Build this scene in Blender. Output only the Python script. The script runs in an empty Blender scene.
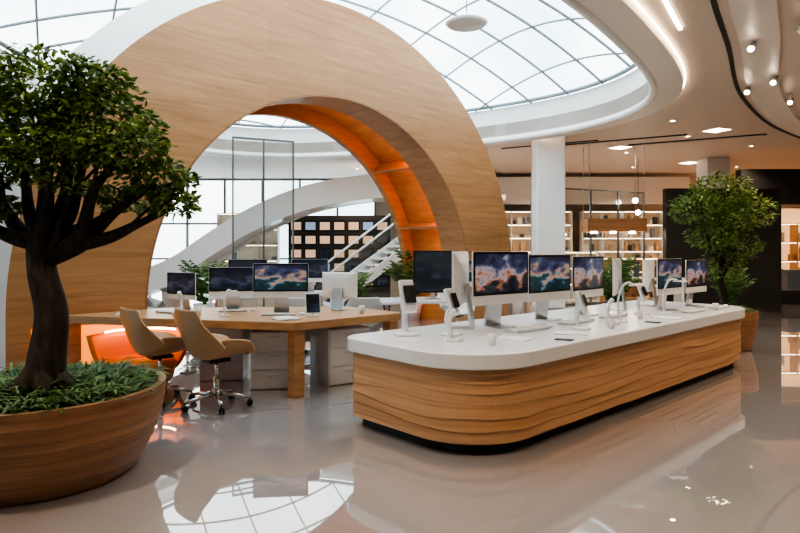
import bpy, bmesh, math, random
from mathutils import Vector, Matrix, noise, geometry
random.seed(7)
S=bpy.context.scene
COL=S.collection
try:
    S.view_settings.view_transform='AgX'; S.view_settings.look='AgX - High Contrast'; S.view_settings.exposure=.45
except Exception as ex: print(ex)
# ------------------------------------------------------------------ helpers
def mat(name, col, rough=.5, metal=0, emit=None, es=0, spec=.5, coat=0):
    m=bpy.data.materials.new(name); m.use_nodes=True
    b=m.node_tree.nodes['Principled BSDF']
    b.inputs['Base Color'].default_value=(*col,1); b.inputs['Roughness'].default_value=rough
    b.inputs['Metallic'].default_value=metal; b.inputs['Specular IOR Level'].default_value=spec
    b.inputs['Coat Weight'].default_value=coat
    if emit: b.inputs['Emission Color'].default_value=(*emit,1); b.inputs['Emission Strength'].default_value=es
    return m
def N(m,t,**k):
    n=m.node_tree.nodes.new(t)
    for a,v in k.items(): setattr(n,a,v)
    return n
def L(m,a,b): m.node_tree.links.new(a,b)
def wood(name,c1,c2,scale=(1,1,12),rough=.45,seam=None,bump=.1,c3=None,dist=.6):
    m=mat(name,c1,rough); b=m.node_tree.nodes['Principled BSDF']
    tc=N(m,'ShaderNodeTexCoord'); mp=N(m,'ShaderNodeMapping'); mp.inputs['Scale'].default_value=scale
    L(m,tc.outputs['Object'],mp.inputs['Vector'])
    n1=N(m,'ShaderNodeTexNoise'); n1.inputs['Scale'].default_value=1.6; n1.inputs['Detail'].default_value=8; n1.inputs['Roughness'].default_value=.65; n1.inputs['Distortion'].default_value=dist
    L(m,mp.outputs[0],n1.inputs['Vector'])
    r=N(m,'ShaderNodeValToRGB'); r.color_ramp.elements[0].position=.33; r.color_ramp.elements[1].position=.67
    r.color_ramp.elements[0].color=(*c2,1); r.color_ramp.elements[1].color=(*c1,1)
    if c3:
        e=r.color_ramp.elements.new(.5); e.color=(*c3,1)
    L(m,n1.outputs['Fac'],r.inputs['Fac']); out=r.outputs['Color']
    if seam:
        mp2=N(m,'ShaderNodeMapping'); mp2.inputs['Rotation'].default_value=(math.pi/2,0,0)
        L(m,tc.outputs['Object'],mp2.inputs['Vector'])
        br=N(m,'ShaderNodeTexBrick'); br.inputs['Scale'].default_value=1; br.inputs['Brick Width'].default_value=seam[0]; br.inputs['Row Height'].default_value=seam[1]
        br.inputs['Mortar Size'].default_value=.003; br.inputs['Color1'].default_value=(1,1,1,1); br.inputs['Color2'].default_value=(.88,.86,.84,1); br.inputs['Mortar'].default_value=(.6,.58,.55,1)
        L(m,mp2.outputs[0],br.inputs['Vector'])
        mx=N(m,'ShaderNodeMix',data_type='RGBA',blend_type='MULTIPLY'); mx.inputs[0].default_value=.8
        L(m,out,mx.inputs[6]); L(m,br.outputs['Color'],mx.inputs[7]); out=mx.outputs[2]
    L(m,out,b.inputs['Base Color'])
    bp=N(m,'ShaderNodeBump'); bp.inputs['Strength'].default_value=bump; bp.inputs['Distance'].default_value=.02
    L(m,n1.outputs['Fac'],bp.inputs['Height']); L(m,bp.outputs[0],b.inputs['Normal'])
    return m
def mesh(name,vs,fs,mats,idx=None,smooth=False,parent=None,loc=None,rot=None):
    me=bpy.data.meshes.new(name); me.from_pydata([tuple(v) for v in vs],[],fs)
    if not isinstance(mats,(list,tuple)): mats=[mats]
    for m in mats: me.materials.append(m)
    if idx: me.polygons.foreach_set('material_index',idx)
    if smooth: me.polygons.foreach_set('use_smooth',[True]*len(me.polygons))
    me.update()
    o=bpy.data.objects.new(name,me); COL.objects.link(o)
    if parent: o.parent=parent
    if loc: o.location=loc
    if rot is not None: o.rotation_euler=(0,0,rot) if not isinstance(rot,(tuple,list)) else rot
    return o
def fixn(o):
    bm=bmesh.new(); bm.from_mesh(o.data); bmesh.ops.recalc_face_normals(bm,faces=bm.faces); bm.to_mesh(o.data); bm.free(); return o
def bevel(o,w=.01,seg=3,ang=True):
    b=o.modifiers.new('bevel','BEVEL'); b.width=w; b.segments=seg; b.limit_method='ANGLE'; b.angle_limit=math.radians(40)
    return o
def empty(name,loc=(0,0,0),rot=0,scale=1,parent=None):
    e=bpy.data.objects.new(name,None); COL.objects.link(e); e.location=loc; e.rotation_euler=(0,0,rot); e.scale=(scale,)*3; e.empty_display_size=.1
    if parent: e.parent=parent
    return e
def box(name,size,loc,m,parent=None,rot=0,bev=0):
    x,y,z=[s/2 for s in size]
    vs=[(-x,-y,-z),(x,-y,-z),(x,y,-z),(-x,y,-z),(-x,-y,z),(x,-y,z),(x,y,z),(-x,y,z)]
    fs=[(0,3,2,1),(4,5,6,7),(0,1,5,4),(1,2,6,5),(2,3,7,6),(3,0,4,7)]
    o=mesh(name,vs,fs,m,parent=parent,loc=loc,rot=rot)
    if bev: bevel(o,bev)
    return o
def boxes(name,lst,mats,parent=None,loc=None,rot=None):
    """list of (cx,cy,cz,sx,sy,sz,matidx[,rotz])"""
    vs=[];fs=[];ix=[]
    for t in lst:
        cx,cy,cz,sx,sy,sz,mi=t[:7]; a=t[7] if len(t)>7 else 0
        b=len(vs); ca,sa=math.cos(a),math.sin(a)
        for dz in(-.5,.5):
            for dx,dy in((-.5,-.5),(.5,-.5),(.5,.5),(-.5,.5)):
                X=dx*sx;Y=dy*sy; vs.append((cx+X*ca-Y*sa,cy+X*sa+Y*ca,cz+dz*sz))
        for f in[(0,3,2,1),(4,5,6,7),(0,1,5,4),(1,2,6,5),(2,3,7,6),(3,0,4,7)]:
            fs.append(tuple(b+i for i in f)); ix.append(mi)
    return mesh(name,vs,fs,mats,ix,parent=parent,loc=loc,rot=rot)
def prism(name,poly,z0,z1,m,parent=None,bev=0,smooth=False):
    n=len(poly)
    vs=[(p[0],p[1],z0) for p in poly]+[(p[0],p[1],z1) for p in poly]
    fs=[tuple(reversed(range(n))),tuple(range(n,2*n))]+[(i,(i+1)%n,n+(i+1)%n,n+i) for i in range(n)]
    o=fixn(mesh(name,vs,fs,m,parent=parent))
    if bev: bevel(o,bev,3)
    return o
def lathe(name,prof,m,parent=None,loc=(0,0,0),seg=48,smooth=True,disp=None):
    vs=[];fs=[]
    for (r,z) in prof:
        for i in range(seg):
            a=2*math.pi*i/seg; rr=r
            if disp: rr=r+disp(a,z)
            vs.append((rr*math.cos(a),rr*math.sin(a),z))
    for k in range(len(prof)-1):
        for i in range(seg):
            j=(i+1)%seg; fs.append((k*seg+i,k*seg+j,(k+1)*seg+j,(k+1)*seg+i))
    if prof[0][0]>1e-4: fs.append(tuple(reversed(range(seg))))
    if prof[-1][0]>1e-4: fs.append(tuple(range((len(prof)-1)*seg,len(prof)*seg)))
    return fixn(mesh(name,vs,fs,m,smooth=smooth,parent=parent,loc=loc))
def tubes(name,paths,m,seg=8,parent=None,loc=None,closed=False,rot=None):
    vs=[];fs=[]
    for pts,rad in paths:
        pts=[Vector(p) for p in pts]; n=len(pts)
        if not isinstance(rad,(list,tuple)): rad=[rad]*n
        up=Vector((0,0,1)); base=len(vs); u=None
        for k in range(n):
            if closed: t=pts[(k+1)%n]-pts[k-1]
            else: t=pts[min(k+1,n-1)]-pts[max(k-1,0)]
            t.normalize()
            if u is None:
                u=t.cross(up)
                if u.length<.1: u=t.cross(Vector((1,0,0)))
            u=(u-t*u.dot(t)).normalized(); v=t.cross(u)
            for i in range(seg):
                a=2*math.pi*i/seg; vs.append(pts[k]+(u*math.cos(a)+v*math.sin(a))*rad[k])
        for k in range(n if closed else n-1):
            k2=(k+1)%n
            for i in range(seg):
                j=(i+1)%seg; fs.append((base+k*seg+i,base+k*seg+j,base+k2*seg+j,base+k2*seg+i))
        if not closed:
            fs.append(tuple(base+i for i in reversed(range(seg)))); fs.append(tuple(base+(n-1)*seg+i for i in range(seg)))
    return mesh(name,vs,fs,m,smooth=True,parent=parent,loc=loc,rot=rot)
def catmull(P,sub=8,closed=False):
    P=[Vector(p) for p in P]; n=len(P); out=[]
    for i in range(n if closed else n-1):
        if closed: a,b,c,d=P[i-1],P[i],P[(i+1)%n],P[(i+2)%n]
        else: a,b,c,d=P[max(i-1,0)],P[i],P[i+1],P[min(i+2,n-1)]
        for k in range(sub):
            t=k/sub
            out.append(.5*((2*b)+(c-a)*t+(2*a-5*b+4*c-d)*t*t+(3*b-a-3*c+d)*t**3))
    if not closed: out.append(P[-1])
    return out
def roundpoly(P,R,seg=10):
    out=[];n=len(P)
    for i in range(n):
        p=Vector(P[i]);a=Vector(P[i-1]);b=Vector(P[(i+1)%n]);r=R[i]
        if r<=0: out.append(p);continue
        u=(a-p).normalized();v=(b-p).normalized(); ang=u.angle(v); dd=r/math.tan(ang/2)
        c=p+(u+v).normalized()*(r/math.sin(ang/2)); s=p+u*dd; e=p+v*dd
        a0=math.atan2(s.y-c.y,s.x-c.x); a1=math.atan2(e.y-c.y,e.x-c.x)
        da=(a1-a0+math.pi)%(2*math.pi)-math.pi
        for k in range(seg+1):
            t=a0+da*k/seg; out.append(Vector((c.x+r*math.cos(t),c.y+r*math.sin(t))))
    return out
# ------------------------------------------------------------------ materials
M_white=mat('white_lacquer',(.79,.775,.76),.22)
M_whitewall=mat('white_paint',(.72,.675,.63),.6)
M_backpaint=mat('greige_paint',(.58,.50,.43),.6)
M_ceil=mat('ceiling_paint',(.60,.505,.435),.5)
M_soffit=mat('soffit_paint',(.74,.67,.61),.4)
M_black=mat('black_plastic',(.012,.012,.013),.35)
M_dark=mat('dark_panel',(.035,.032,.03),.5)
M_metal=mat('brushed_aluminium',(.62,.62,.63),.28,1)
M_chrome=mat('chrome',(.8,.8,.8),.12,1)
M_mull=mat('mullion_metal',(.16,.18,.20),.4,.6)
M_rib=mat('skylight_rib_paint',(.24,.29,.32),.4)
M_orange=wood('orange_glow_oak',(.70,.33,.11),(.56,.22,.06),(.5,1.2,7),.38,bump=.04)  # arch oak tinted orange, the channel's glow put into its colour
M_olam=mat('orange_laminate',(.72,.27,.06),.35)
M_led_o=mat('orange_led',(1,.4,.1),.5,emit=(1,.38,.09),es=17)
M_led_w=mat('warm_led',(1,.9,.8),.5,emit=(1,.80,.58),es=6)
M_lamp=mat('lamp_glow',(1,.9,.8),.5,emit=(1,.82,.62),es=25)
M_tan=mat('tan_leather',(.54,.32,.165),.38)
M_soil=mat('soil',(.03,.018,.01),.9)
M_paper=mat('paper',(.75,.74,.72),.7)
M_arch=wood('arch_oak',(.54,.30,.145),(.40,.20,.09),(.5,1.2,7),.36,seam=(2.9,.5),bump=.05)
M_desk=wood('desk_oak',(.60,.35,.18),(.46,.245,.115),(1.5,1.5,9),.32,bump=.04)
M_carve=wood('carved_oak',(.66,.40,.22),(.45,.24,.115),(.3,.3,13),.40,bump=.06,c3=(.58,.335,.175),dist=.1)
M_plant=wood('planter_oak',(.42,.225,.115),(.26,.125,.06),(.4,.4,15),.42,bump=.08,dist=.15)
M_bark=wood('bark',(.065,.045,.031),(.018,.013,.009),(14,14,3),.85,bump=.8)
def leafmat(name,c1,c2):
    m=mat(name,c1,.42); nt=m.node_tree; b=nt.nodes['Principled BSDF']
    g=N(m,'ShaderNodeNewGeometry'); r=N(m,'ShaderNodeValToRGB')
    r.color_ramp.elements[0].color=(*c2,1); r.color_ramp.elements[1].color=(*c1,1)
    L(m,g.outputs['Random Per Island'],r.inputs['Fac']); L(m,r.outputs['Color'],b.inputs['Base Color'])
    t=N(m,'ShaderNodeBsdfTranslucent'); L(m,r.outputs['Color'],t.inputs[0]); mx=N(m,'ShaderNodeMixShader'); mx.inputs[0].default_value=.3
    L(m,b.outputs[0],mx.inputs[1]); L(m,t.outputs[0],mx.inputs[2]); L(m,mx.outputs[0],nt.nodes['Material Output'].inputs[0])
    return m
M_leaf=leafmat('tree_leaf',(.27,.37,.09),(.06,.115,.025))
M_fern=leafmat('fern_leaf',(.20,.32,.10),(.04,.10,.028))
# floor
M_floor=mat('polished_tile',(.5,.46,.44),.05,spec=.9)
b=M_floor.node_tree.nodes['Principled BSDF']
tc=N(M_floor,'ShaderNodeTexCoord'); mp=N(M_floor,'ShaderNodeMapping'); mp.inputs['Rotation'].default_value=(0,0,math.radians(20))
L(M_floor,tc.outputs['Object'],mp.inputs['Vector'])
br=N(M_floor,'ShaderNodeTexBrick'); br.offset=0
for k,v in {'Scale':1,'Brick Width':1.0,'Row Height':1.0,'Mortar Size':.0015,'Color1':(.345,.318,.31,1),'Color2':(.337,.31,.302,1),'Mortar':(.30,.28,.27,1)}.items(): br.inputs[k].default_value=v
L(M_floor,mp.outputs[0],br.inputs['Vector']); L(M_floor,br.outputs['Color'],b.inputs['Base Color'])
n=N(M_floor,'ShaderNodeTexNoise'); n.inputs['Scale'].default_value=1.5; n.inputs['Detail'].default_value=4
mr=N(M_floor,'ShaderNodeMapRange'); mr.inputs['To Min'].default_value=.0; mr.inputs['To Max'].default_value=.04
L(M_floor,n.outputs['Fac'],mr.inputs['Value']); L(M_floor,mr.outputs[0],b.inputs['Roughness'])
b.inputs['Coat Weight'].default_value=1; b.inputs['Coat Roughness'].default_value=.01; b.inputs['Coat IOR'].default_value=1.6
# glass
def glassmat(name,tint,gl=.06):
    m=bpy.data.materials.new(name); m.use_nodes=True; nt=m.node_tree; nt.nodes.clear()
    o=N(m,'ShaderNodeOutputMaterial'); t=N(m,'ShaderNodeBsdfTransparent'); t.inputs[0].default_value=(*tint,1)
    g=N(m,'ShaderNodeBsdfGlossy'); g.inputs['Roughness'].default_value=.02
    mx=N(m,'ShaderNodeMixShader'); mx.inputs[0].default_value=gl
    L(m,t.outputs[0],mx.inputs[1]); L(m,g.outputs[0],mx.inputs[2]); L(m,mx.outputs[0],o.inputs[0]); return m
M_glass=glassmat('clear_glass',(.93,.96,.96),.07)
M_sky=glassmat('skylight_glass',(.92,.96,.97),.04)
M_tint=glassmat('tinted_facade_glass',(.55,.60,.62),.10)
def screenmat(name,cols,s=.75,sc=4,seed=0,zlo=.27,zh=.30):
    m=mat(name,(.01,.01,.01),.12); b=m.node_tree.nodes['Principled BSDF']
    tc=N(m,'ShaderNodeTexCoord'); sp=N(m,'ShaderNodeSeparateXYZ'); L(m,tc.outputs['Object'],sp.inputs[0])
    mp=N(m,'ShaderNodeMapping'); mp.inputs['Scale'].default_value=(1,1,2.0); mp.inputs['Location'].default_value=(seed,seed*2,0)
    n=N(m,'ShaderNodeTexNoise'); n.inputs['Scale'].default_value=sc; n.inputs['Detail'].default_value=7
    L(m,tc.outputs['Object'],mp.inputs[0]); L(m,mp.outputs[0],n.inputs['Vector'])
    mr=N(m,'ShaderNodeMapRange'); mr.inputs['From Min'].default_value=zlo; mr.inputs['From Max'].default_value=zlo+zh
    L(m,sp.outputs['Z'],mr.inputs['Value'])
    a=N(m,'ShaderNodeMath',operation='MULTIPLY_ADD'); a.inputs[1].default_value=2.0; a.inputs[2].default_value=-1.0; L(m,n.outputs['Fac'],a.inputs[0])
    ad=N(m,'ShaderNodeMath',operation='ADD'); L(m,mr.outputs[0],ad.inputs[0]); L(m,a.outputs[0],ad.inputs[1])
    r=N(m,'ShaderNodeValToRGB'); e=r.color_ramp.elements
    for i,(p,c) in enumerate(cols):
        k=e[i] if i<2 else e.new(p)
        k.position=p; k.color=(*c,1)
    L(m,ad.outputs[0],r.inputs['Fac']); L(m,r.outputs['Color'],b.inputs['Emission Color']); b.inputs['Emission Strength'].default_value=s
    return m
M_scr=[screenmat('screen_dusk',[(0,(.01,.012,.02)),(1,(.02,.02,.04)),(.22,(.03,.03,.04)),(.36,(.30,.13,.07)),(.5,(.34,.27,.28)),(.68,(.06,.07,.13))],sc=6),
       screenmat('screen_sea',[(0,(.012,.03,.035)),(1,(.03,.025,.05)),(.28,(.02,.05,.06)),(.40,(.12,.20,.26)),(.5,(.42,.24,.13)),(.7,(.06,.08,.15))],seed=3,sc=6),
       screenmat('screen_night',[(0,(.008,.01,.015)),(1,(.01,.015,.03)),(.3,(.02,.03,.05)),(.5,(.06,.07,.1)),(.6,(.03,.03,.05)),(.8,(.02,.02,.03))],seed=5)]
# ------------------------------------------------------------------ room
XL,XR,YF,YB,H=-13,17,-4,24,4.4
box('floor',(XR-XL,YB-YF,.1),((XL+XR)/2,(YB+YF)/2,-.05),M_floor)
hole_c=[(4.95,11.5),(4.3,13.6),(2.6,15.1),(0,16.6),(-2.6,18.0),(-5.2,17.6),(-6.9,15),(-7.3,11),(-6.7,7.5),(-5,4.8),(-2.4,3.8),(.0,4.5),(1.7,6.2),(3.0,8.0),(4.3,9.8)]
hole=[Vector((p.x,p.y)) for p in catmull([(x,y,0) for x,y in hole_c],8,True)]
for _ in range(60):
    hole=[(hole[i-1]+hole[i]*2+hole[(i+1)%len(hole)])/4 for i in range(len(hole))]
def offs(P,d):
    out=[];n=len(P)
    for i in range(n):
        t=(P[(i+1)%n]-P[i-1]).normalized(); out.append(P[i]+Vector((t.y,-t.x))*d)
    return out
area=sum(hole[i].x*hole[(i+1)%len(hole)].y-hole[(i+1)%len(hole)].x*hole[i].y for i in range(len(hole)))
sg=1 if area>0 else -1
def plate(name,outer,inner,z0,z1,m):
    vs=[];fs=[]
    A=[Vector((p[0],p[1],0)) for p in outer];B=[Vector((p[0],p[1],0)) for p in inner]
    tri=geometry.tessellate_polygon([A,B]); n=len(A)+len(B)
    for z in(z0,z1): vs+=[(p.x,p.y,z) for p in A+B]
    for t in tri: fs.append(tuple(t)); fs.append(tuple(n+i for i in t))
    for st,P in((0,A),(len(A),B)):
        k=len(P)
        for i in range(k): fs.append((st+i,st+(i+1)%k,n+st+(i+1)%k,n+st+i))
    return fixn(mesh(name,vs,fs,m))
plate('ceiling',[(XL,YF),(XR,YF),(XR,YB),(XL,YB)],hole,H,H+.3,M_ceil)
sof_o=offs(hole,.42*sg)
plate('trim_skylight_soffit',sof_o,offs(hole,-.02*sg),H-.13,H-.002,M_soffit)
tubes('trim_skylight_lip',[([(p.x,p.y,H-.10) for p in offs(hole,-.03*sg)],.07)],M_white,10,closed=True)
tubes('trim_cove_led',[([(p.x,p.y,H-.035) for p in offs(hole,.45*sg)],.012)],M_led_w,6,closed=True)
drum=offs(hole,0); ZD=5.1; RISE=1.5
nh=len(drum)
mesh('wall_skylight_drum',[(p.x,p.y,H) for p in drum]+[(p.x,p.y,ZD) for p in drum],[(i,(i+1)%nh,nh+(i+1)%nh,nh+i) for i in range(nh)],M_white,smooth=True)
cx=sum(p.x for p in hole)/nh; cy=sum(p.y for p in hole)/nh
def dome(i,r):
    p=hole[i%nh]; return Vector((cx+(p.x-cx)*r,cy+(p.y-cy)*r,ZD+RISE*(1-r*r)))
rr=[1,.9,.8,.7,.6,.5,.4,.3,.2,.1,.001]
sk=empty('window_skylight')
vs=[dome(i,r) for r in rr for i in range(nh)]
mesh('glazing',vs,[(k*nh+i,k*nh+(i+1)%nh,(k+1)*nh+(i+1)%nh,(k+1)*nh+i) for k in range(len(rr)-1) for i in range(nh)],M_sky,parent=sk)
pol=sorted([(math.atan2(p.y-cy,p.x-cx),math.hypot(p.x-cx,p.y-cy)) for p in hole])
def rad(a):
    for i in range(len(pol)):
        a0,r0=pol[i-1] if i else (pol[-1][0]-2*math.pi,pol[-1][1]); a1,r1=pol[i]
        if a0<=a<=a1: return r0+(r1-r0)*(a-a0)/(a1-a0+1e-9)
    return pol[-1][1]
P=[]
for ang,step,rw in((math.radians(30),1.0,.026),(math.radians(120),1.2,.02)):
    u=Vector((math.cos(ang),math.sin(ang))); v=Vector((-u.y,u.x))
    for k in range(-9,10):
        run=[]
        for j in range(-50,51):
            q=v*(k*step)+u*(j*.2); r=q.length/rad(math.atan2(q.y,q.x))
            if r<=.995: run.append(Vector((cx+q.x,cy+q.y,ZD+RISE*(1-r*r)-.03)))
        if len(run)>3: P.append((run,rw))
tubes('glazing_bars',P,M_rib,6,parent=sk)
tubes('ring_beam',[([dome(i,.985) for i in range(nh)],.045)],M_rib,6,parent=sk,closed=True)
e=empty('pendant_disc',(1.0,9.0,4.95)); lathe('disc',[(.0001,-.03),(.28,-.03),(.32,0),(.28,.03),(.0001,.04)],M_white,e,seg=40)
tubes('rod',[([(0,0,.03),(0,0,1.2)],.01)],M_metal,6,parent=e)
# walls
box('wall_right',(.2,YB-YF,H+.3),(XR+.1,(YB+YF)/2,(H+.3)/2),M_backpaint)
boxes('wall_back',[((XR-1)/2,YB+.1,(H+.3)/2,XR+1,.2,H+.3,0)],[M_backpaint])
boxes('wall_front',[(-10.25,YF-.1,(H+.3)/2,5.5,.2,H+.3,0),(6.75,YF-.1,(H+.3)/2,20.5,.2,H+.3,0)],[M_backpaint])
def facade(name,p0,p1,n,h=H,g=None):
    e=empty(name,(p0[0],p0[1],0),math.atan2(p1[1]-p0[1],p1[0]-p0[0])); Lg=math.dist(p0,p1)
    box('glazing',(Lg,.02,h),(Lg/2,0,h/2),g or M_glass,e)
    l=[]
    for i in range(n+1): l.append((Lg*i/n,0,h/2,.07,.14,h,0))
    for z in(.05,1.2,2.6,h-.04): l.append((Lg/2,0,z,Lg,.12,.07,0))
    boxes('mullions',l,[M_mull],parent=e)
facade('window_1',(XL,YB),(-1,YB),8)
facade('window_2',(XL,YF),(XL,YB),16,g=M_tint)
facade('window_3',(-7.5,YF),(-3.5,YF),3,g=M_tint)
def ribbon(name,path,w,z,m,h=.03):
    P=[Vector((p.x,p.y)) for p in catmull([(x,y,0) for x,y in path],10)]
    A=[];B=[]
    for i,p in enumerate(P):
        t=(P[min(i+1,len(P)-1)]-P[max(i-1,0)]).normalized(); nn=Vector((t.y,-t.x))*w/2
        A.append(p+nn);B.append(p-nn)
    n=len(P); vs=[(p.x,p.y,z) for p in A]+[(p.x,p.y,z) for p in B]+[(p.x,p.y,z-h) for p in A]+[(p.x,p.y,z-h) for p in B]
    fs=[]
    for i in range(n-1):
        fs+=[(2*n+i,2*n+i+1,3*n+i+1,3*n+i),(i,i+1,2*n+i+1,2*n+i),(n+i,n+i+1,3*n+i+1,3*n+i)]
    return fixn(mesh(name,vs,fs,m))
pa=[(2.0,3.6),(3.2,6.2),(4.6,8.4),(6.4,11.2),(9.0,14.2),(12.2,16.6),(16,18.2)]
ribbon('shadow_gap_strip_1',pa,.06,H,M_dark,.02)  # dark strip drawn in place of a shaded gap in the ceiling
ribbon('trim_2',[(x+.30,y-.24) for x,y in pa],.46,H,M_soffit,.07)
pb=[(3.4,3.8),(4.7,6.6),(6.6,9.2),(9.0,11.4),(12.2,13.2),(16,14.4)]
ribbon('shadow_gap_strip_3',pb,.10,H,M_dark,.02)  # second dark strip, painted shade of the outer ceiling gap
ribbon('trim_5',[(x+.28,y-.26) for x,y in pb],.40,H,M_soffit,.07)
ribbon('trim_4',[(2.45,5.9),(3.0,6.8),(3.6,7.7)],.04,H,M_led_w,.03)
for i,(x,y,l,a) in enumerate([(4.0,16.2,2.6,-.5),(5.6,15.6,3.4,-.5),(7.6,15.5,3.2,-.5),(8.5,6.2,1.6,.9),(9.5,10.3,2,.9)]):
    boxes('ceiling_diffuser',[(0,0,-.012,l,.14,.024,0),(0,0,-.026,l*.97,.03,.012,1)],[M_dark,M_metal],loc=(x,y,H),rot=a)
for x,y in((6.1,16.6),(7.5,14.2),(9.4,19.5)):
    boxes('ceiling_light_panel',[(0,0,-.01,.5,.5,.02,0),(0,0,-.022,.42,.42,.006,1)],[M_white,M_led_w],loc=(x,y,H),rot=.4)
def downlight(x,y,p=0,z=H):
    e=empty('downlight',(x,y,z))
    lathe('trim_ring',[(.055,-.001),(.085,-.001),(.085,-.018),(.055,-.018),(.055,-.001)],M_white,e,seg=24)
    lathe('lens',[(.0001,-.008),(.052,-.008)],M_lamp,e,seg=20)
    if p:
        l=bpy.data.lights.new('downlight_lamp','SPOT'); l.energy=p*2.1; l.spot_size=2.2; l.spot_blend=.9; l.color=(1,.80,.61); l.shadow_soft_size=.10
        o=bpy.data.objects.new('lamp',l); COL.objects.link(o); o.parent=e; o.location=(0,0,-.05)
dl=[(4.6,6.2,80),(6.8,6.8,80),(5.9,8.6,90),(7.8,9.2,90),(6.6,10.6,90),(9.6,11,90),(8.2,12.9,100),(6.0,13.2,110),(11.4,13.4,100),(3.9,17.2,180),(6.6,17.5,180),(9.6,16.4,150),(12.5,17.5,150),
    (1.5,18.4,160),(4.8,20.5,200),(8,20.6,200),(11.5,20.5,140),(3.4,3.0,80),(5.8,3.2,60),(-9.5,9,60),(-9,15,60),(-1.5,21,140),(.4,2.6,90),(-2.7,2.6,120),(12,8.5,0),(10.2,7.4,0),(13.6,11.2,0),(7.6,5,0),(9.3,13.4,0),(11,15.6,0),(7.2,15,0)]  # the lamp near the foreground tree is added, unseen, to brighten its foliage
for x,y,p in dl: downlight(x,y,p)
def spot_head(x,y,a):
    e=empty('ceiling_spotlight',(x,y,H),a)
    tubes('stem',[([(0,0,0),(0,0,-.12)],.012)],M_white,8,parent=e)
    tubes('can',[([(0,-.07,-.10),(0,.09,-.19)],.045)],M_white,16,parent=e)
    tubes('lens',[([(0,.0901,-.1902),(0,.094,-.193)],.038)],M_lamp,16,parent=e)
for t in[(3.75,5.9,2.5),(4.7,8.0,2.4),(4.95,7.4,2.9),(5.6,8.0,2.2),(6.0,9.6,2.3),(7.1,10.9,2.4),(8.4,12.4,2.3),(5.9,10.2,2.6),(9.9,14.0,2.3),(6.5,7.7,2.2),(7.6,9.6,2.2)]: spot_head(*t)
# ------------------------------------------------------------------ ARCH
RO,RI,ZC,DP=4.8,3.25,.8,1.9
C0,C1=.66,DP-.14
prof=[(RO,0),(RO,.30),(RO,DP),(RI,DP),(RI,C1),(RI+.30,C1),(RI+.30,C0),(RI,C0),(RI,0)]
pm=[1,1,0,0,0,2,2,0,0]
def sweep(name,prof,pm,mats,parent,seg=96,ang=(math.pi,0),legs=True,flare=None):
    st=[]
    if legs: st+=[('l',0),('l',ZC*.5)]
    for k in range(seg+1): st.append(('a',ang[0]+(ang[1]-ang[0])*k/seg))
    if legs: st+=[('r',ZC*.5),('r',0)]
    vs=[];fs=[];ix=[];n=len(prof)
    for t,v in st:
        th=v if t=='a' else (math.pi if t=='l' else 0)
        for i,(r,y) in enumerate(prof):
            if flare and i in(1,2): r+=flare(th)
            if t=='a': vs.append((r*math.cos(v),y,ZC+r*math.sin(v)))
            elif t=='l': vs.append((-r,y,v))
            else: vs.append((r,y,v))
    for k in range(len(st)-1):
        for i in range(n):
            j=(i+1)%n; fs.append((k*n+i,k*n+j,(k+1)*n+j,(k+1)*n+i)); ix.append(pm[i])
    return fixn(mesh(name,vs,fs,mats,ix,parent=parent))
def flare(th):
    t=min(1,max(0,(-math.cos(th)+.25)/.75)); return .34*t*t*(3-2*t)
AR=math.radians(44.5)
arch=empty('wooden_arch',(-.92,9.97,0),AR)
sweep('arch_body',prof,pm,[M_arch,M_white,M_orange],arch,flare=flare)
sweep('led_strip',[(RI+.28,C0+.02),(RI+.28,C0+.07),(RI+.24,C0+.07),(RI+.24,C0+.02)],[0]*4,[M_led_o],arch,legs=False,ang=(math.radians(70),0))
sweep('seam_trim',[(RI+.001,-.004),(RI+.03,-.004),(RI+.03,.0),(RI+.001,.0)],[0]*4,[M_plant],arch)
for a in(22,47):
    a=math.radians(a); r=RI+.15
    o=box('channel_rib',(.28,C1-C0,.05),(r*math.cos(a),(C0+C1)/2,ZC+r*math.sin(a)),M_arch,arch); o.rotation_euler=(0,-a,0)
M_opan=mat('orange_glow_panel',(.75,.27,.05),.35,emit=(1,.30,.03),es=.9)  # added panel, its emission extends the orange glow below the desk
box('foot_panel',(1.15,.03,.62),(-3.98,-.016,.34),M_opan,arch,bev=.004)
# ------------------------------------------------------------------ COUNTER
F0=Vector((1.34,5.03)); D=Vector((.73,.683)); W=Vector((-.683,.73))
def sw(s,w): return F0+D*s+W*w
cp=[(-1.15,-.07),(4.62,-.07),(4.62,1.48),(-1.12,1.50)]
def outline(o,seg=14):
    q=[(cp[0][0]-o,cp[0][1]-o),(cp[1][0]+o,cp[1][1]-o),(cp[2][0]+o,cp[2][1]+o),(cp[3][0]-o,cp[3][1]+o)]
    return [sw(p.x,p.y) for p in roundpoly(q,[.62+o,.42+o,.4+o,.17+o],seg)]
def densify(P,st=.02):
    out=[];n=len(P)
    for i in range(n):
        a=P[i];b=P[(i+1)%n];k=max(1,int((b-a).length/st))
        for j in range(k): out.append(a+(b-a)*j/k)
    return out
ctr=empty('reception_counter')
prism('kick_plinth',outline(-.10,),0,.10,M_black,ctr)
base=densify(outline(-.02),.022); nrm=offs(base,1*(1 if sum(base[i].x*base[i-1].y-base[i-1].x*base[i].y for i in range(len(base)))<0 else -1))
def carve(s,z,per):
    # stacked horizontal lamellae whose edges wander slightly; periodic around the outline
    a=s/per*2*math.pi; R=per/2/math.pi
    q=Vector((math.cos(a)*R*.8,math.sin(a)*R*.8,z*3.0))
    f=z*11+.75*noise.noise(q)+.22*noise.noise(q*3)
    k=math.floor(f); fr=f-k
    amp=.25+1.5*max(0,noise.noise(Vector((q.x*1.6,q.y*1.6,k*3.7)))+.2)
    return (.012*min(1,fr*10)-.012*fr)*amp
rows=84; vs=[];fs=[];n=len(base); per=n*.022
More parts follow.
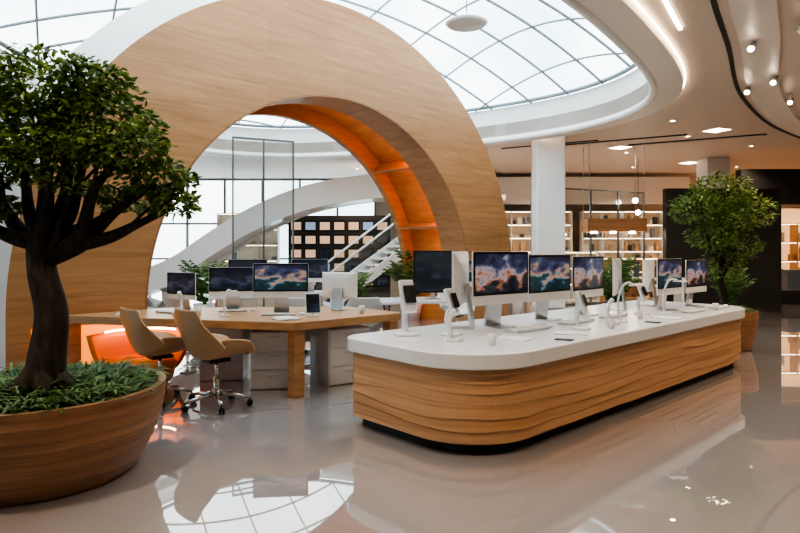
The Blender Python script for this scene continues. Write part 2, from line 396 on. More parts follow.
for k in range(rows+1):
    z=.095+(.665-.095)*k/rows
    for i,p in enumerate(base):
        nn=(nrm[i]-p).normalized()
        q=p+nn*carve(i*.022,z,per); vs.append((q.x,q.y,z))
for k in range(rows):
    for i in range(n):
        j=(i+1)%n; fs.append((k*n+i,k*n+j,(k+1)*n+j,(k+1)*n+i))
fs.append(tuple(range(n))); fs.append(tuple(range(rows*n,rows*n+n)))
co=fixn(mesh('carved_front',vs,fs,M_carve,parent=ctr))
prism('white_top',outline(.035),.66,.78,M_white,ctr,bev=.012)
# ------------------------------------------------------------------ monitors etc
def computer(name,loc,rot,sc=1,scr=0,kb=True):
    """all-in-one computer, local -Y is screen side"""
    e=empty(name,loc,rot,sc)
    poly=roundpoly([(-.325,-.20),(.325,-.20),(.325,.21),(-.325,.21)],[.012]*4,4)
    def slab(nm,P,y0,y1,m):
        n=len(P); vs=[(p.x,y0,p.y) for p in P]+[(p.x,y1,p.y) for p in P]
        return fixn(mesh(nm,vs,[tuple(range(n)),tuple(range(n,2*n))]+[(i,(i+1)%n,n+(i+1)%n,n+i) for i in range(n)],m,parent=e))
    dz=.38
    Pz=[Vector((p.x,p.y+dz)) for p in poly]
    n=len(Pz); vs=[];fs=[]
    for y,s in((-.006,1),(.006,1),(.02,.9),(.035,.6),(.042,.3)):
        for p in Pz: vs.append((p.x*s,y,dz+(p.y-dz)*s))
    for k in range(4):
        for i in range(n): j=(i+1)%n; fs.append((k*n+i,k*n+j,(k+1)*n+j,(k+1)*n+i))
    fs+= [tuple(range(n)),tuple(range(4*n,5*n))]
    fixn(mesh('housing',vs,fs,M_white,parent=e,smooth=False))
    slab('bezel',[Vector(t) for t in[(-.32,.255),(.32,.255),(.32,.585),(-.32,.585)]],-.009,-.0062,M_black)
    slab('screen',[Vector(t) for t in[(-.303,.272),(.303,.272),(.303,.570),(-.303,.570)]],-.0115,-.0092,M_scr[scr])
    st=[(-.07,.0),(.10,.0),(.105,.012),(.055,.35),(.045,.35),(.085,.012),(-.07,.008)]
    w=.09; n=len(st); vs=[(-w,y,z) for y,z in st]+[(w,y,z) for y,z in st]
    fs=[tuple(range(n)),tuple(range(n,2*n))]+[(i,(i+1)%n,n+(i+1)%n,n+i) for i in range(n)]
    fixn(mesh('stand',vs,fs,M_metal,parent=e))
    if kb:
        l=[(0,-.26,.008,.38,.12,.012,0)]
        for r in range(4):
            for c in range(13): l.append((-.168+c*.028,-.302+r*.028,.017,.023,.023,.006,1))
        boxes('keyboard',l,[M_metal,M_paper],parent=e)
        lathe('mouse',[(.0001,.03),(.02,.028),(.032,.018),(.035,0.002)],M_white,e,loc=(.27,-.25,0),seg=20)
    return e
TH=math.atan2(D.y,D.x); CT=.78
def onc(s,w,dz=0): p=sw(s,w); return (p.x,p.y,CT+dz)
for s,w,sc,rt,k in[(.42,.93,1.28,-.06,0),(1.27,.92,1.22,-.02,1),(2.05,.90,1.18,.05,0),(3.32,.48,1.12,0,1),(4.08,.44,1.08,0,0)]:
    computer('desktop_computer',onc(s,w),TH+rt,sc,k,kb=True)
BK=math.atan2(.94,.3)+math.pi
computer('desktop_computer',onc(.03,1.13),BK+.04,1.28,2,False)
computer('desktop_computer',onc(2.9,.98),BK-.15,1.12,2,False)
computer('desktop_computer',onc(3.75,.95),BK-.28,1.08,2,False)
def terminal(loc,rot,sc=1):
    e=empty('payment_terminal',loc,rot,sc)
    lathe('base',[(.075,0),(.075,.012),(.06,.02),(.0001,.02)],M_white,e,seg=28)
    tubes('neck',[(catmull([(0,.02,.01),(0,.035,.1),(0,.015,.17)],5),.016)],M_white,12,parent=e)
    o=box('body',(.09,.03,.19),(0,-.005,.22),M_white,e,bev=.01); o.rotation_euler=(-.35,0,0)
    o=box('display',(.07,.002,.10),(0,-.033,.235),M_black,e); o.rotation_euler=(-.35,0,0)
def phone(loc,rot):
    e=empty('telephone_handset',loc,rot)
    box('cradle',(.10,.12,.03),(0,0,.015),M_white,e,bev=.008)
    tubes('handset',[(catmull([(0,.03,.03),(0,.05,.10),(0,.04,.2),(0,.0,.26)],5),[.022]*5+[.016]*6+[.024]*5)],M_white,12,parent=e)
def tablet(loc,rot):
    e=empty('tablet_stand',loc,rot)
    box('foot',(.12,.10,.01),(0,0,.005),M_metal,e,bev=.003)
    tubes('arm',[([(0,.03,.008),(0,.045,.13)],.008)],M_metal,8,parent=e)
    o=box('tablet',(.17,.009,.24),(0,.0,.15),M_white,e,bev=.004); o.rotation_euler=(-.3,0,0)
    o=box('display',(.15,.002,.21),(0,-.0058,.15),M_scr[2],e); o.rotation_euler=(-.3,0,0)
def lamp(loc,rot,sc=1):
    e=empty('desk_lamp',loc,rot,sc)
    lathe('base',[(.08,0),(.08,.014),(.0001,.02)],M_white,e,seg=28)
    tubes('arm',[(catmull([(0,0,.01),(0,.02,.2),(0,-.02,.36),(0,-.08,.42),(0,-.14,.40)],6),.012)],M_white,10,parent=e)
    box('head',(.06,.16,.018),(0,-.17,.395),M_white,e,bev=.006)
def cup(loc,m=None):
    lathe('coffee_cup',[(.026,0),(.038,.09),(.036,.09),(.024,.006),(.0001,.006)],m or M_white,None,loc,24)
for s,w,r,k in[(-.66,1.16,-.3,1.6),(-.36,.90,.2,1.35),(.86,.30,.3,1.2),(2.62,.52,.0,1.2)]: terminal(onc(s,w),TH+r,k)
for s,w,r in[(-.62,.62,.4),(1.45,.28,.1)]: phone(onc(s,w),TH+r)
for s,w,r in[(1.72,.34,.4),(2.9,.36,.3)]: lamp(onc(s,w),TH+r)
for s,w in[(-.55,.28),(1.15,.14),(2.12,.30),(3.75,.08)]: cup(onc(s,w))
for i,(s,w,a) in enumerate([(-.15,.35,.2),(.5,.2,.5),(2.4,.12,0)]):
    p=onc(s,w); boxes('paper_stack',[(0,0,.003,.21,.28,.006,0,0),(.01,.01,.008,.21,.28,.004,0,.1)],[M_paper],loc=p,rot=TH+a)
for s,w,a in[(.12,.03,.3),(1.9,.06,.0)]:
    box('smartphone',(.075,.15,.009),onc(s,w,.0045),M_black,None,TH+a,bev=.003)
# ------------------------------------------------------------------ DESK
DZ=.80
desk=empty('wooden_desk')
dp=[(-1.09,6.2),(.05,7.2),(-.7,8.0),(-3.05,7.8),(-3.38,7.42),(-3.9,6.88)]
prism('desktop',roundpoly(dp,[.1,.1,.1,.05,.05,.03],5),DZ-.09,DZ,M_desk,desk,bev=.008)
for x,y in[(-1.1,6.36),(-.12,7.26),(-.85,7.8)]: box('leg',(.13,.13,DZ-.09),(x,y,(DZ-.09)/2),M_desk,desk,rot=AR,bev=.006)
box('side_panel',(.16,.07,DZ-.09),(-3.78,6.93,(DZ-.09)/2),M_desk,desk,rot=AR)
box('modesty_panel',(1.4,.04,.34),(-1.75,7.75,DZ-.26),M_white,desk,rot=.1)
def cabinet(loc,rot,w=.5,d=.55,h=.64):
    e=empty('drawer_cabinet',loc,rot)
    box('carcass',(w,d,h),(0,0,h/2),M_white,e,bev=.006)
    for k in range(3):
        box('drawer_front',(w-.03,.016,h/3-.02),(0,-d/2-.008,h/6+k*h/3),M_white,e,bev=.004)
        box('handle',(.12,.012,.01),(0,-d/2-.022,h/6+k*h/3+.05),M_metal,e)
cabinet((-1.45,6.95,0),.15); cabinet((-.72,7.18,0),AR-.2,.55,.5)
cabinet((-2.15,7.4,0),.1)
DT=DZ+.002
for x,y,a,sc,k in[(-1.42,7.15,.10,1.0,1),(-2.1,7.55,.25,.9,2),(-2.68,7.35,-.55,.8,2)]:
    computer('desktop_computer',(x,y,DT),a,sc,k)
computer('desktop_computer',(-.75,7.45,DT),math.pi-.5,.8,2,False)
lamp((-1.98,6.78,DT),2.6,.7); cup((-2.3,6.85,DT)); cup((-.45,7.1,DT)); phone((-2.55,6.92,DT),-.2)
tablet((-.98,6.75,DT),.3)
boxes('paper_stack',[(0,0,.006,.22,.3,.012,0,0),(.02,0,.015,.21,.29,.006,0,.2)],[M_paper],loc=(-1.25,6.5,DT),rot=.5)
boxes('paper_stack',[(0,0,.006,.22,.3,.012,0,0),(.02,0,.015,.21,.29,.006,0,.2)],[M_paper],loc=(-3.2,7.05,DT),rot=.3)
pod=empty('orange_lounge_pod',(-3.02,6.98,0),math.radians(20))
vs=[];fs=[];nu,nv=24,12
for i in range(nu+1):
    a=math.radians(15+150*i/nu)
    for j in range(nv+1):
        t=j/nv; r=.22+.26*t**.6; z=.16+.42*t**2
        vs.append((r*math.cos(a)*1.15,r*math.sin(a)-.1,z))
for i in range(nu):
    for j in range(nv): q=i*(nv+1)+j; fs.append((q,q+1,q+nv+2,q+nv+1))
o=mesh('shell_back',vs,fs,M_olam,smooth=True,parent=pod); sm=o.modifiers.new('solid','SOLIDIFY'); sm.thickness=.04
lathe('seat',[(.3,0),(.36,.06),(.40,.24),(.36,.30),(.0001,.31)],M_olam,pod,loc=(0,-.05,0),seg=36)
tubes('glow_strip',[([(.40*math.cos(math.radians(a)),.37*math.sin(math.radians(a))-.05,.60) for a in range(20,161,7)],.012)],M_led_o,8,parent=pod)
# ------------------------------------------------------------------ swivel chairs
def chair(name,loc,rot,m=M_tan,sc=1):
    """faces local -Y"""
    e=empty(name,loc,rot,sc)
    prof=catmull([(0,-.27,.445),(0,-.22,.465),(0,-.08,.445),(0,.08,.435),(0,.19,.47),(0,.25,.59),(0,.285,.74),(0,.31,.88)],5)
    wid=catmull([(.21,0,0),(.255,0,0),(.28,0,0),(.295,0,0),(.305,0,0),(.315,0,0),(.30,0,0),(.22,0,0)],5)
    nu=16; vs=[];fs=[]
    for k,p in enumerate(prof):
        w=wid[k].x; t=k/(len(prof)-1)
        curl=.17*math.sin(min(1,t*1.15)*math.pi)+.025
        for i in range(nu+1):
            u=-1+2*i/nu; au=abs(u)**2.3
            back=min(1,max(0,(t-.4)/.3)); back=back*back*(3-2*back)
            vs.append((w*u*(1-.10*au), p.y-au*curl*back*1.25, p.z+au*curl*(1-back*.85)))
    n=nu+1
    for k in range(len(prof)-1):
        for i in range(nu): q=k*n+i; fs.append((q,q+1,q+n+1,q+n))
    o=mesh('seat_shell',vs,fs,m,smooth=True,parent=e)
    s=o.modifiers.new('s','SOLIDIFY'); s.thickness=.03; s.offset=0
    s=o.modifiers.new('ss','SUBSURF'); s.levels=1; s.render_levels=1
    tubes('gas_lift',[([(0,0,.09),(0,0,.26)],.026),([(0,0,.26),(0,0,.42)],.016)],M_chrome,14,parent=e)
    box('mechanism',(.16,.20,.03),(0,0,.412),M_black,e,bev=.008)
    P=[];C=[]
    for k in range(5):
        a=2*math.pi*k/5+.3; c,s_=math.cos(a),math.sin(a)
        P.append(([(0.02*c,.02*s_,.115),(.15*c,.15*s_,.10),(.29*c,.29*s_,.075)],[.022,.018,.012]))
        for dd in(-.014,.014):
            x=.29*c-dd*s_; y=.29*s_+dd*c; g=.008*(1 if dd>0 else -1)
            C.append(([(x-g*s_,y+g*c,.027),(x+g*s_,y-g*c,.027)],.027))
        C.append(([(.29*c,.29*s_,.03),(.29*c,.29*s_,.08)],.007))
    tubes('star_base',P,M_chrome,10,parent=e); tubes('casters',C,M_black,14,parent=e)
    tubes('hub',[([(0,0,.08),(0,0,.15)],.035)],M_chrome,16,parent=e)
    return e
chair('swivel_chair',(-1.82,5.95,0),math.radians(134),sc=1.12)
chair('swivel_chair',(-2.48,6.2,0),math.radians(134),sc=1.10)
M_wc=mat('white_shell',(.7,.69,.67),.35)
chair('office_chair',(-.55,8.75,0),math.radians(190),M_wc); chair('office_chair',(-1.5,8.75,0),math.radians(200),M_wc)
chair('office_chair',(-3.4,9.6,0),math.radians(150),M_wc); chair('office_chair',(1.0,10.5,0),math.radians(20),M_wc)
t2=empty('work_table')
box('top',(2.4,.8,.04),(.8,9.3,.78),M_white,t2,rot=.25,bev=.006)
for dx,dy in((-1.1,-.3),(1.1,-.3),(1.1,.3),(-1.1,.3)):
    c,s_=math.cos(.25),math.sin(.25); box('leg',(.05,.05,.76),(.8+dx*c-dy*s_,9.3+dx*s_+dy*c,.38),M_metal,t2)
e=empty('display_monitor',(.5,9.15,.80),.08)
box('panel',(.60,.03,.64),(0,0,.42),M_black,e,bev=.006); box('screen',(.56,.004,.59),(0,-.017,.42),M_scr[2],e)
box('neck',(.06,.03,.14),(0,.02,.07),M_metal,e); box('foot',(.24,.18,.012),(0,.02,.006),M_metal,e)
computer('desktop_computer',(1.35,9.45,.80),.25,1,1)
t3=empty('work_table'); box('top',(2.2,.8,.04),(-2.2,10.4,.78),M_white,t3,rot=AR-.3,bev=.006)
for dx,dy in((-1,-.3),(1,-.3),(1,.3),(-1,.3)):
    c,s_=math.cos(AR-.3),math.sin(AR-.3); box('leg',(.05,.05,.76),(-2.2+dx*c-dy*s_,10.4+dx*s_+dy*c,.38),M_metal,t3)
computer('desktop_computer',(-2.6,10.25,.8),.3,1,2); computer('desktop_computer',(-1.6,10.65,.8),.3,1,2)
# ------------------------------------------------------------------ TREES
def leaves(name,blobs,size,m,parent,zmin=None):
    vs=[];fs=[]
    for (x,y,z,rx,ry,rz,cnt) in blobs:
        for _ in range(cnt):
            while True:
                p=Vector((random.uniform(-1,1),random.uniform(-1,1),random.uniform(-1,1)))
                if .1<p.length<1: break
            p=p.normalized()*(p.length**.45)
            nn=noise.noise(Vector((x,y,z))*3+p*2.2)*.35
            p*=1+nn
            if nn<-.14 and random.random()<.6: continue
            c=Vector((x+p.x*rx,y+p.y*ry,z+p.z*rz))
            t=Vector((p.x+random.gauss(0,.6),p.y+random.gauss(0,.6),random.gauss(-.1,.5))).normalized()
            upv=Vector((random.gauss(0,.45),random.gauss(0,.45),1)); s=t.cross(upv).normalized(); nv=s.cross(t)
            l=size*random.uniform(.7,1.25); w=l*.28
            b=len(vs); vs+= [c,c+t*l*.45+s*w+nv*l*.06,c+t*l-nv*l*.05,c+t*l*.45-s*w+nv*l*.06]
            fs+= [(b,b+1,b+2),(b,b+2,b+3)]
    return mesh(name,vs,fs,m,parent=parent)
def ferns(name,cx,cy,cz,r,cnt,m,parent,ln=(.14,.30)):
    vs=[];fs=[]
    for _ in range(cnt):
        a=random.uniform(0,6.283); q=r*math.sqrt(random.random()); x=cx+q*math.cos(a); y=cy+q*math.sin(a)
        b2=a+random.gauss(0,.9); l=random.uniform(*ln); w=random.uniform(.006,.014); hh=random.uniform(.25,.8)
        dx,dy=math.cos(b2),math.sin(b2); base=len(vs)
        for k in range(5):
            t=k/4; ww=w*(1-(2*t-.8)**2*.6) if k<4 else .001
            px=x+dx*l*t*(1-.2*hh); py=y+dy*l*t*(1-.2*hh); pz=cz+l*(hh*1.3*t-1.0*t*t*hh*.9)
            vs+=[(px-dy*ww,py+dx*ww,pz),(px+dy*ww,py-dx*ww,pz)]
        for k in range(4): fs.append((base+2*k,base+2*k+1,base+2*k+3,base+2*k+2))
    return mesh(name,vs,fs,m,parent=parent)
def tree(loc,blobs,planter,trunk,lsize,R,Rb,h,sd):
    random.seed(sd)
    e=empty('potted_tree',loc)
    def dsp(a,z):
        q=Vector((math.cos(a)*.8,math.sin(a)*.8,z*3))
        f=z*12+1.0*noise.noise(q)+.25*noise.noise(q*3); fr=f-math.floor(f)
        return .010*min(1,fr*9)-.010*fr
    pr=[]
    for k in range(75):
        t=k/74; pr.append((Rb+(R-Rb)*(t**.8)+.05*math.sin(t*math.pi)*R, h*t))
    pr+= [(R-.05,h),(R-.06,h-.06)]
    lathe('planter_bowl',pr,planter,e,seg=160,smooth=False,disp=dsp)
    lathe('soil',[(.0001,h-.03),(R-.055,h-.05)],M_soil,e,seg=40)
    P=[]
    tp=catmull(trunk['pts'],6); n=len(tp)
    rad_=[trunk['r'][0]+(trunk['r'][1]-trunk['r'][0])*min(1,(i/(n-1))**.5) for i in range(n)]
    P.append((tp,rad_))
    for a in range(6):
        an=a*1.05; p0=Vector(trunk['pts'][0]); dv=Vector((math.cos(an),math.sin(an),0))
        P.append(([p0+dv*trunk['r'][0]*1.7+Vector((0,0,-.02)),p0+dv*trunk['r'][0]*.8+Vector((0,0,.07)),p0+Vector((0,0,.25))],[.02,trunk['r'][0]*.4,trunk['r'][0]*.4]))
    for bi,(x,y,z,rx,ry,rz,c) in enumerate(blobs):
        st=tp[n-1-(bi%3)*2]; c0=Vector((x,y,z-rz*.35)); d=c0-st
        mid1=st+d*.35+Vector((d.x*.12,d.y*.12,-.06+random.uniform(-.05,.05))); mid2=st+d*.72+Vector((random.uniform(-.05,.05),random.uniform(-.05,.05),-.03))
        pp=catmull([st,mid1,mid2,c0],5); r0=trunk['r'][1]*random.uniform(.45,.65); m_=len(pp)
        P.append((pp,[r0*(1-i/(m_-1))+r0*.28 for i in range(m_)]))
        for _ in range(7):
            s=pp[random.randint(m_//2,m_-1)]
            q=Vector((x+rx*random.uniform(-.8,.8),y+ry*random.uniform(-.8,.8),z+rz*random.uniform(-.6,.8)))
            mm=(s+q)/2+Vector((random.uniform(-.04,.04),random.uniform(-.04,.04),.03))
            P.append((catmull([s,mm,q],4),[r0*.3-(r0*.22)*i/8 for i in range(9)]))
    tubes('trunk_and_branches',P,M_bark,8,parent=e)
    leaves('foliage',blobs,lsize,M_leaf,e)
    ferns('underplanting',0,0,h-.04,R-.12,int(1500*R*R/.64),M_fern,e)
    return e
X0,Y0=-2.5,4.2
bl=[(-2.45,0,2.70,.36,.38,.24,1300),(-2.13,.1,2.46,.36,.4,.20,1200),(-1.90,-.1,2.25,.30,.34,.16,900),(-1.72,.05,2.06,.24,.26,.13,600),(-1.58,0,1.88,.15,.18,.09,260),
    (-2.0,.2,1.92,.22,.25,.08,320),(-2.68,0,2.42,.36,.4,.20,1200),(-2.98,.1,2.18,.34,.36,.18,900),(-2.40,-.15,2.22,.30,.34,.15,700),(-2.88,-.1,1.86,.24,.26,.10,380),(-3.1,.1,2.55,.35,.36,.20,700),(-2.25,-.1,2.0,.2,.2,.06,140),(-2.2,.1,2.74,.26,.3,.16,600)]
bl=[(x-X0,y,z,a,b_,c,int(n_*1.15)) for x,y,z,a,b_,c,n_ in bl]
tree((X0,Y0,0),bl,M_plant,{'pts':[(0,0,.55),(.03,0,.8),(.05,.02,1.1),(.0,0,1.38),(-.03,.01,1.60)],'r':[.165,.085]},.062,.80,.58,.60,3)
X1,Y1=5.0,9.4
bl=[(4.60,0,2.2,.40,.42,.25,750),(5.0,.1,2.48,.45,.42,.27,900),(5.35,0,2.15,.38,.42,.27,750),(4.78,-.1,1.75,.34,.38,.23,550),(5.25,.1,1.6,.34,.38,.23,550),(4.95,0,1.3,.30,.33,.2,350),(5.0,-.1,2.0,.36,.38,.28,600)]
bl=[(x-X1,y,z,a,b_,c,n_) for x,y,z,a,b_,c,n_ in bl]
tree((X1+.12,Y1+.1,0),bl,M_plant,{'pts':[(0,0,.55),(.02,0,.8),(-.02,.02,1.05),(.0,0,1.3)],'r':[.07,.045]},.075,.48,.36,.6,5)
def plant(loc,s=1,sd=1,pot=M_white):
    random.seed(sd); e=empty('potted_plant',loc,0,s)
    lathe('pot',[(.14,0),(.19,.34),(.17,.34),(.16,.30),(.0001,.30)],pot,e,seg=28)
    P=[];vs=[];fs=[]
    for k in range(26):
        a=k*2.4; l=random.uniform(.3,.6); hh=random.uniform(.5,1.0); pp=[]
        for t in[0,.25,.5,.75,1]:
            pp.append(Vector((math.cos(a)*l*t*.7,math.sin(a)*l*t*.7,.3+hh*(1.3*t-.55*t*t))))
        P.append((pp,[.008,.007,.006,.005,.003]))
        for i in range(1,5):
            for sgn in(-1,1):
                for q in(0,.5):
                    c=pp[i-1].lerp(pp[i],q+.4); t=(pp[i]-pp[i-1]).normalized(); s_=t.cross(Vector((0,0,1))).normalized()*sgn
                    d=(t*.5+s_).normalized()*.17; w=t*.028; b=len(vs); vs+=[c,c+d*.5+w,c+d-Vector((0,0,.03)),c+d*.5-w]; fs.append((b,b+1,b+2,b+3))
    tubes('stems',P,M_fern,5,parent=e); mesh('fronds',vs,fs,M_fern,parent=e)
plant((-4.1,12.6,0),1.25,2); plant((-1.0,13.4,0),1.0,3); plant((.25,13.6,0),1.45,4); plant((4.4,12.3,0),1.3,5); plant((2.6,13.9,0),1.35,6); plant((6.9,12.6,0),1.1,8)
# ------------------------------------------------------------------ BACKGROUND
for x,y in[(3.75,15.2),(9.8,18.8),(-10.8,20.5)]:
    e=empty('column',(x,y,0)); box('shaft',(.7,.7,H),(0,0,H/2),M_white,e,bev=.03); box('base_trim',(.76,.76,.12),(0,0,.06),M_metal,e)
def shelf(loc,rot,w,h,rows,colsn,frame,back,fill=.8,sd=0,light=True,parent=None,goods=None):
    random.seed(sd); e=empty('display_shelf' if not parent else 'niche_shelving',loc,rot,parent=parent); d=.4
    G=goods
    l=[(0,d/2-.01,h/2,w,.02,h,1)]
    for i in range(colsn+1): l.append((-w/2+w*i/colsn,0,h/2,.03,d,h,0))
    for k in range(rows+1): l.append((0,0,.015+(h-.03)*k/rows,w,d,.03,0))
    boxes('frame',l,[frame,back],parent=e)
    l=[]
    for k in range(rows):
        for i in range(colsn):
            x=-w/2+w*i/colsn+.08; x1=-w/2+w*(i+1)/colsn-.06; z=.03+(h-.03)*k/rows; rh=(h-.03)/rows-.06
            while x<x1:
                bw=random.uniform(.06,.20)
                if x+bw>x1: break
                if random.random()<fill: bh=rh*random.uniform(.25,.85); l.append((x+bw/2,-.02,z+bh/2,bw*.8,.2,bh,random.randint(0,len(G)-1)))
                x+=bw+random.uniform(.03,.12)
    boxes('goods',l,G,parent=e)
    if light:
        boxes('shelf_led',[(0,-.15,(h-.03)*(k+1)/rows-.008,w*.96,.02,.012,0) for k in range(rows)],[M_led_w],parent=e)
pale=[mat('shop_goods_%d'%i,c,.5) for i,c in enumerate([(.6,.42,.28),(.18,.20,.25),(.65,.6,.54),(.50,.30,.16),(.07,.07,.08),(.50,.33,.2)])]
M_warmback=mat('warm_shelf_back',(.62,.50,.39),.6)
dw=empty('display_wall',(-2.2,21.8,0))
l=[(0,0,1.4,3.7,.12,2.8,0)]
random.seed(4)
for r in range(5):
    for c in range(7):
        l.append((-1.56+c*.52,-.065,.42+r*.5,.46,.02,.42,1)); l.append((-1.56+c*.52,-.08,.42+r*.5,.36,.012,.28,random.choice([2,3,3,4])))
M_pic=mat('picture_warm',(.3,.2,.12),.3,emit=(.9,.6,.4),es=.45); M_pic2=mat('picture_cool',(.1,.13,.2),.3,emit=(.4,.55,.8),es=.4)
boxes('panels',l,[M_dark,M_black,M_scr[2],M_pic,M_pic2],parent=dw)
shelf((-5.6,22.2,0),0,2.2,2.9,5,3,M_white,M_whitewall,.5,2,goods=pale)
shelf((1.6,22.5,0),0,3,3,6,4,M_white,M_warmback,.7,3,goods=pale)
shelf((4.9,22.5,0),0,3,3,6,4,M_white,M_warmback,.7,4,goods=pale)
shelf((8.3,22.5,0),0,3,3,6,4,M_white,M_warmback,.7,5,goods=pale)
shelf((4.9,18.7,0),-.15,2.4,1.5,3,4,M_white,M_warmback,.6,6,goods=pale)
shelf((7.5,19.4,0),-.2,2.0,1.3,3,3,M_desk,M_desk,.6,7,goods=pale)
boxes('wall_fascia_band',[(5.4,22.3,3.75,10.6,.3,1.0,0)],[M_whitewall])
box('wall_partition_dark',(2.9,.2,3.1),(8.15,15.2,1.55),M_dark)
sf=empty('storefront')
boxes('fascia',[(12.7,17.2,3.35,6,.3,1.0,0),(9.95,17.2,1.45,.25,.3,2.9,0),(13.0,17.2,.2,6,.25,.4,0)],[M_dark],parent=sf)
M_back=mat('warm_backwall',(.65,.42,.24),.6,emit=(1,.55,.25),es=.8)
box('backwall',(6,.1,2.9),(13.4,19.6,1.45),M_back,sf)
box('shop_window_glass',(5.6,.02,2.5),(12.9,17.2,1.63),M_glass,sf)
boxes('display_niches',[(11.0+i*1.0,18.4,.35+.12*(i%3),.55,.5,.7+.25*(i%3),i%5) for i in range(5)],pale,parent=sf)
shelf((12.6,19.2,0),0,3,2.4,4,4,M_desk,M_back,.6,9,parent=sf,goods=pale)
e=empty('pendant_canopy',(5.75,16.2,0),-.1)
boxes('canopy_box',[(0,0,2.35,1.5,.9,.06,0),(0,-.44,2.2,1.5,.03,.32,0),(0,.44,2.2,1.5,.03,.32,0),(-.74,0,2.2,.03,.9,.32,0),(.74,0,2.2,.03,.9,.32,0)],[M_plant],parent=e)
tubes('hangers',[([(x,y,2.38),(x,y,H)],.01) for x in(-.7,.7) for y in(-.4,.4)],M_metal,6,parent=e)
for k in range(3):
    lathe('lamp_shade',[(.03,2.16),(.09,2.0),(.085,2.0),(.02,2.15)],M_lamp,e,loc=(-.5+.5*k,0,0),seg=20)
for x,y,z in((4.3,18.2,2.6),(6.9,17.6,3.0),(7.3,18.4,2.7)):
    e=empty('globe_pendant',(x,y,z)); lathe('globe',[(.0001,-.08),(.055,-.055),(.08,0),(.055,.055),(.0001,.08)],M_lamp,e,seg=20); tubes('cord',[([(0,0,.07),(0,0,H-z)],.008)],M_black,6,parent=e)
for x,y,a in[(5.9,14.4,-.2),(2.3,16.5,.1)]:
    e=empty('display_table',(x,y,0),a); box('top',(1.6,.8,.06),(0,0,.87),M_white,e,bev=.01); box('left_panel',(.06,.74,.84),(-.74,0,.42),M_white,e); box('right_panel',(.06,.74,.84),(.74,0,.42),M_white,e)
    random.seed(int(x*10)); boxes('goods',[(-.6+.2*i,random.uniform(-.2,.2),.9+.08+.05*(i%3),.12,.12,.16+.1*(i%3),random.randint(0,4)) for i in range(7)],pale,parent=e)
def gp(p0,p1,n,h=3.0):
    e=empty('glass_partition',(p0[0],p0[1],0),math.atan2(p1[1]-p0[1],p1[0]-p0[0])); Lg=math.dist(p0,p1)
    box('pane',(Lg,.015,h),(Lg/2,0,h/2),M_glass,e)
    boxes('frame',[(Lg*i/n,0,h/2,.035,.05,h,0) for i in range(n+1)]+[(Lg/2,0,h-.02,Lg,.05,.04,0),(Lg/2,0,.02,Lg,.05,.04,0)],[M_mull],parent=e)
gp((-3.9,14),(-2.6,14.6),2,4.2)
gp((3.6,16.4),(7.4,18.2),4,3.3)
def band(name,path,h,th,m,parent=None):
    P=catmull(path,10); vs=[];fs=[];n=len(P)
    for i,p in enumerate(P):
        t=(P[min(i+1,n-1)]-P[max(i-1,0)]); t.z=0; t.normalize(); q=Vector((t.y,-t.x,0))*th/2
        vs+=[p+q,p+q+Vector((0,0,h)),p-q+Vector((0,0,h)),p-q]
    for i in range(n-1):
        for k in range(4): fs.append((4*i+k,4*i+(k+1)%4,4*i+4+(k+1)%4,4*i+4+k))
    fs+=[(0,1,2,3),(4*n-4,4*n-3,4*n-2,4*n-1)]
    return fixn(mesh(name,vs,fs,m,smooth=False,parent=parent))
rb=empty('curved_ramp')
band('balustrade',[(-8.4,18.6,0),(-7.2,18.8,.5),(-6,19,1.35),(-4.6,19.2,2.2),(-3,19.4,2.85),(-1.2,19.6,3.2),(.4,19.8,3.3)],.80,.12,M_white,rb)
band('inner_balustrade',[(-8.0,20.2,0),(-6.9,20.3,.5),(-5.8,20.4,1.35),(-4.4,20.6,2.2),(-2.9,20.8,2.85),(-1.1,21,3.2),(.4,21.1,3.3)],.75,.12,M_white,rb)
P1=catmull([(-8.4,19.4,.02),(-7.2,19.5,.5),(-6,19.7,1.35),(-4.6,19.9,2.2),(-3,20.1,2.85),(-1.2,20.3,3.2),(.4,20.4,3.3)],10)
mesh('deck',[p+Vector((0,s*.72,0)) for p in P1 for s in(-1,1)],[(2*i,2*i+1,2*i+3,2*i+2) for i in range(len(P1)-1)],M_white,parent=rb)
st=empty('staircase')
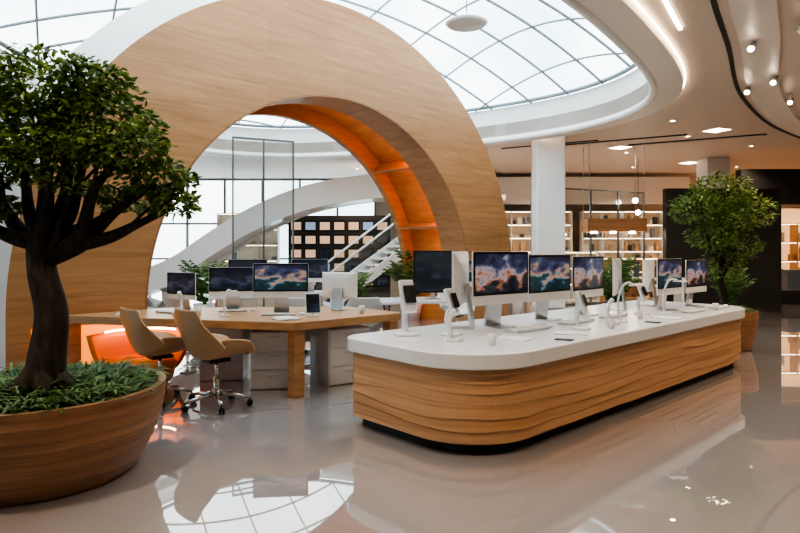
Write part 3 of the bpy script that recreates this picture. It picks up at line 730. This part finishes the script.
a0=Vector((-2.0,15.6,0)); a1=Vector((2.0,17.6,3.2)); ns=19; dv=(a1-a0); hd=Vector((dv.x,dv.y,0)).normalized(); sd_=Vector((-hd.y,hd.x,0)); an=math.atan2(hd.y,hd.x)
l=[]
for k in range(ns):
    c=a0+dv*((k+.5)/ns); l.append((c.x,c.y,(k+1)*3.2/ns-.03,.30,1.1,.05,0,an))
boxes('treads',l,[M_white],parent=st)
for s in(-.58,.58):
    q=sd_*s
    band('stringer',[a0+q+Vector((0,0,.0)),a0.lerp(a1,.5)+q+Vector((0,0,-.12)),a1+q+Vector((0,0,-.2))],.30,.06,M_white,st)
    band('glass_guard',[a0+q+Vector((0,0,.3)),a0.lerp(a1,.5)+q+Vector((0,0,.3)),a1+q+Vector((0,0,.3))],.65,.015,M_glass,st)
    tubes('handrail',[([a0+q+Vector((0,0,.98)),a1+q+Vector((0,0,.98))],.03)],M_white,10,parent=st)
boxes('landing',[(a1.x+.3,18.6,3.1,1.6,2.0,.16,0)],[M_white],parent=st)
# ------------------------------------------------------------------ light / world
w=bpy.data.worlds.new('World'); S.world=w; w.use_nodes=True; nt=w.node_tree; bg=nt.nodes['Background']
tc=nt.nodes.new('ShaderNodeTexCoord'); nz=nt.nodes.new('ShaderNodeTexNoise'); nz.inputs['Scale'].default_value=3; nz.inputs['Detail'].default_value=5
rp=nt.nodes.new('ShaderNodeValToRGB'); rp.color_ramp.elements[0].position=.4; rp.color_ramp.elements[1].position=.62
rp.color_ramp.elements[0].color=(.54,.70,.80,1); rp.color_ramp.elements[1].color=(1,.99,.97,1)
nt.links.new(tc.outputs['Generated'],nz.inputs['Vector']); nt.links.new(nz.outputs['Fac'],rp.inputs['Fac']); nt.links.new(rp.outputs['Color'],bg.inputs['Color'])
bg.inputs['Strength'].default_value=2.9
# ------------------------------------------------------------------ camera
c=bpy.data.cameras.new('camera'); co=bpy.data.objects.new('camera',c); COL.objects.link(co)
co.location=(0,0,1.55); co.rotation_euler=(math.pi/2,0,0); c.sensor_width=36; c.lens=27; c.shift_y=-16.5/800
S.camera=co
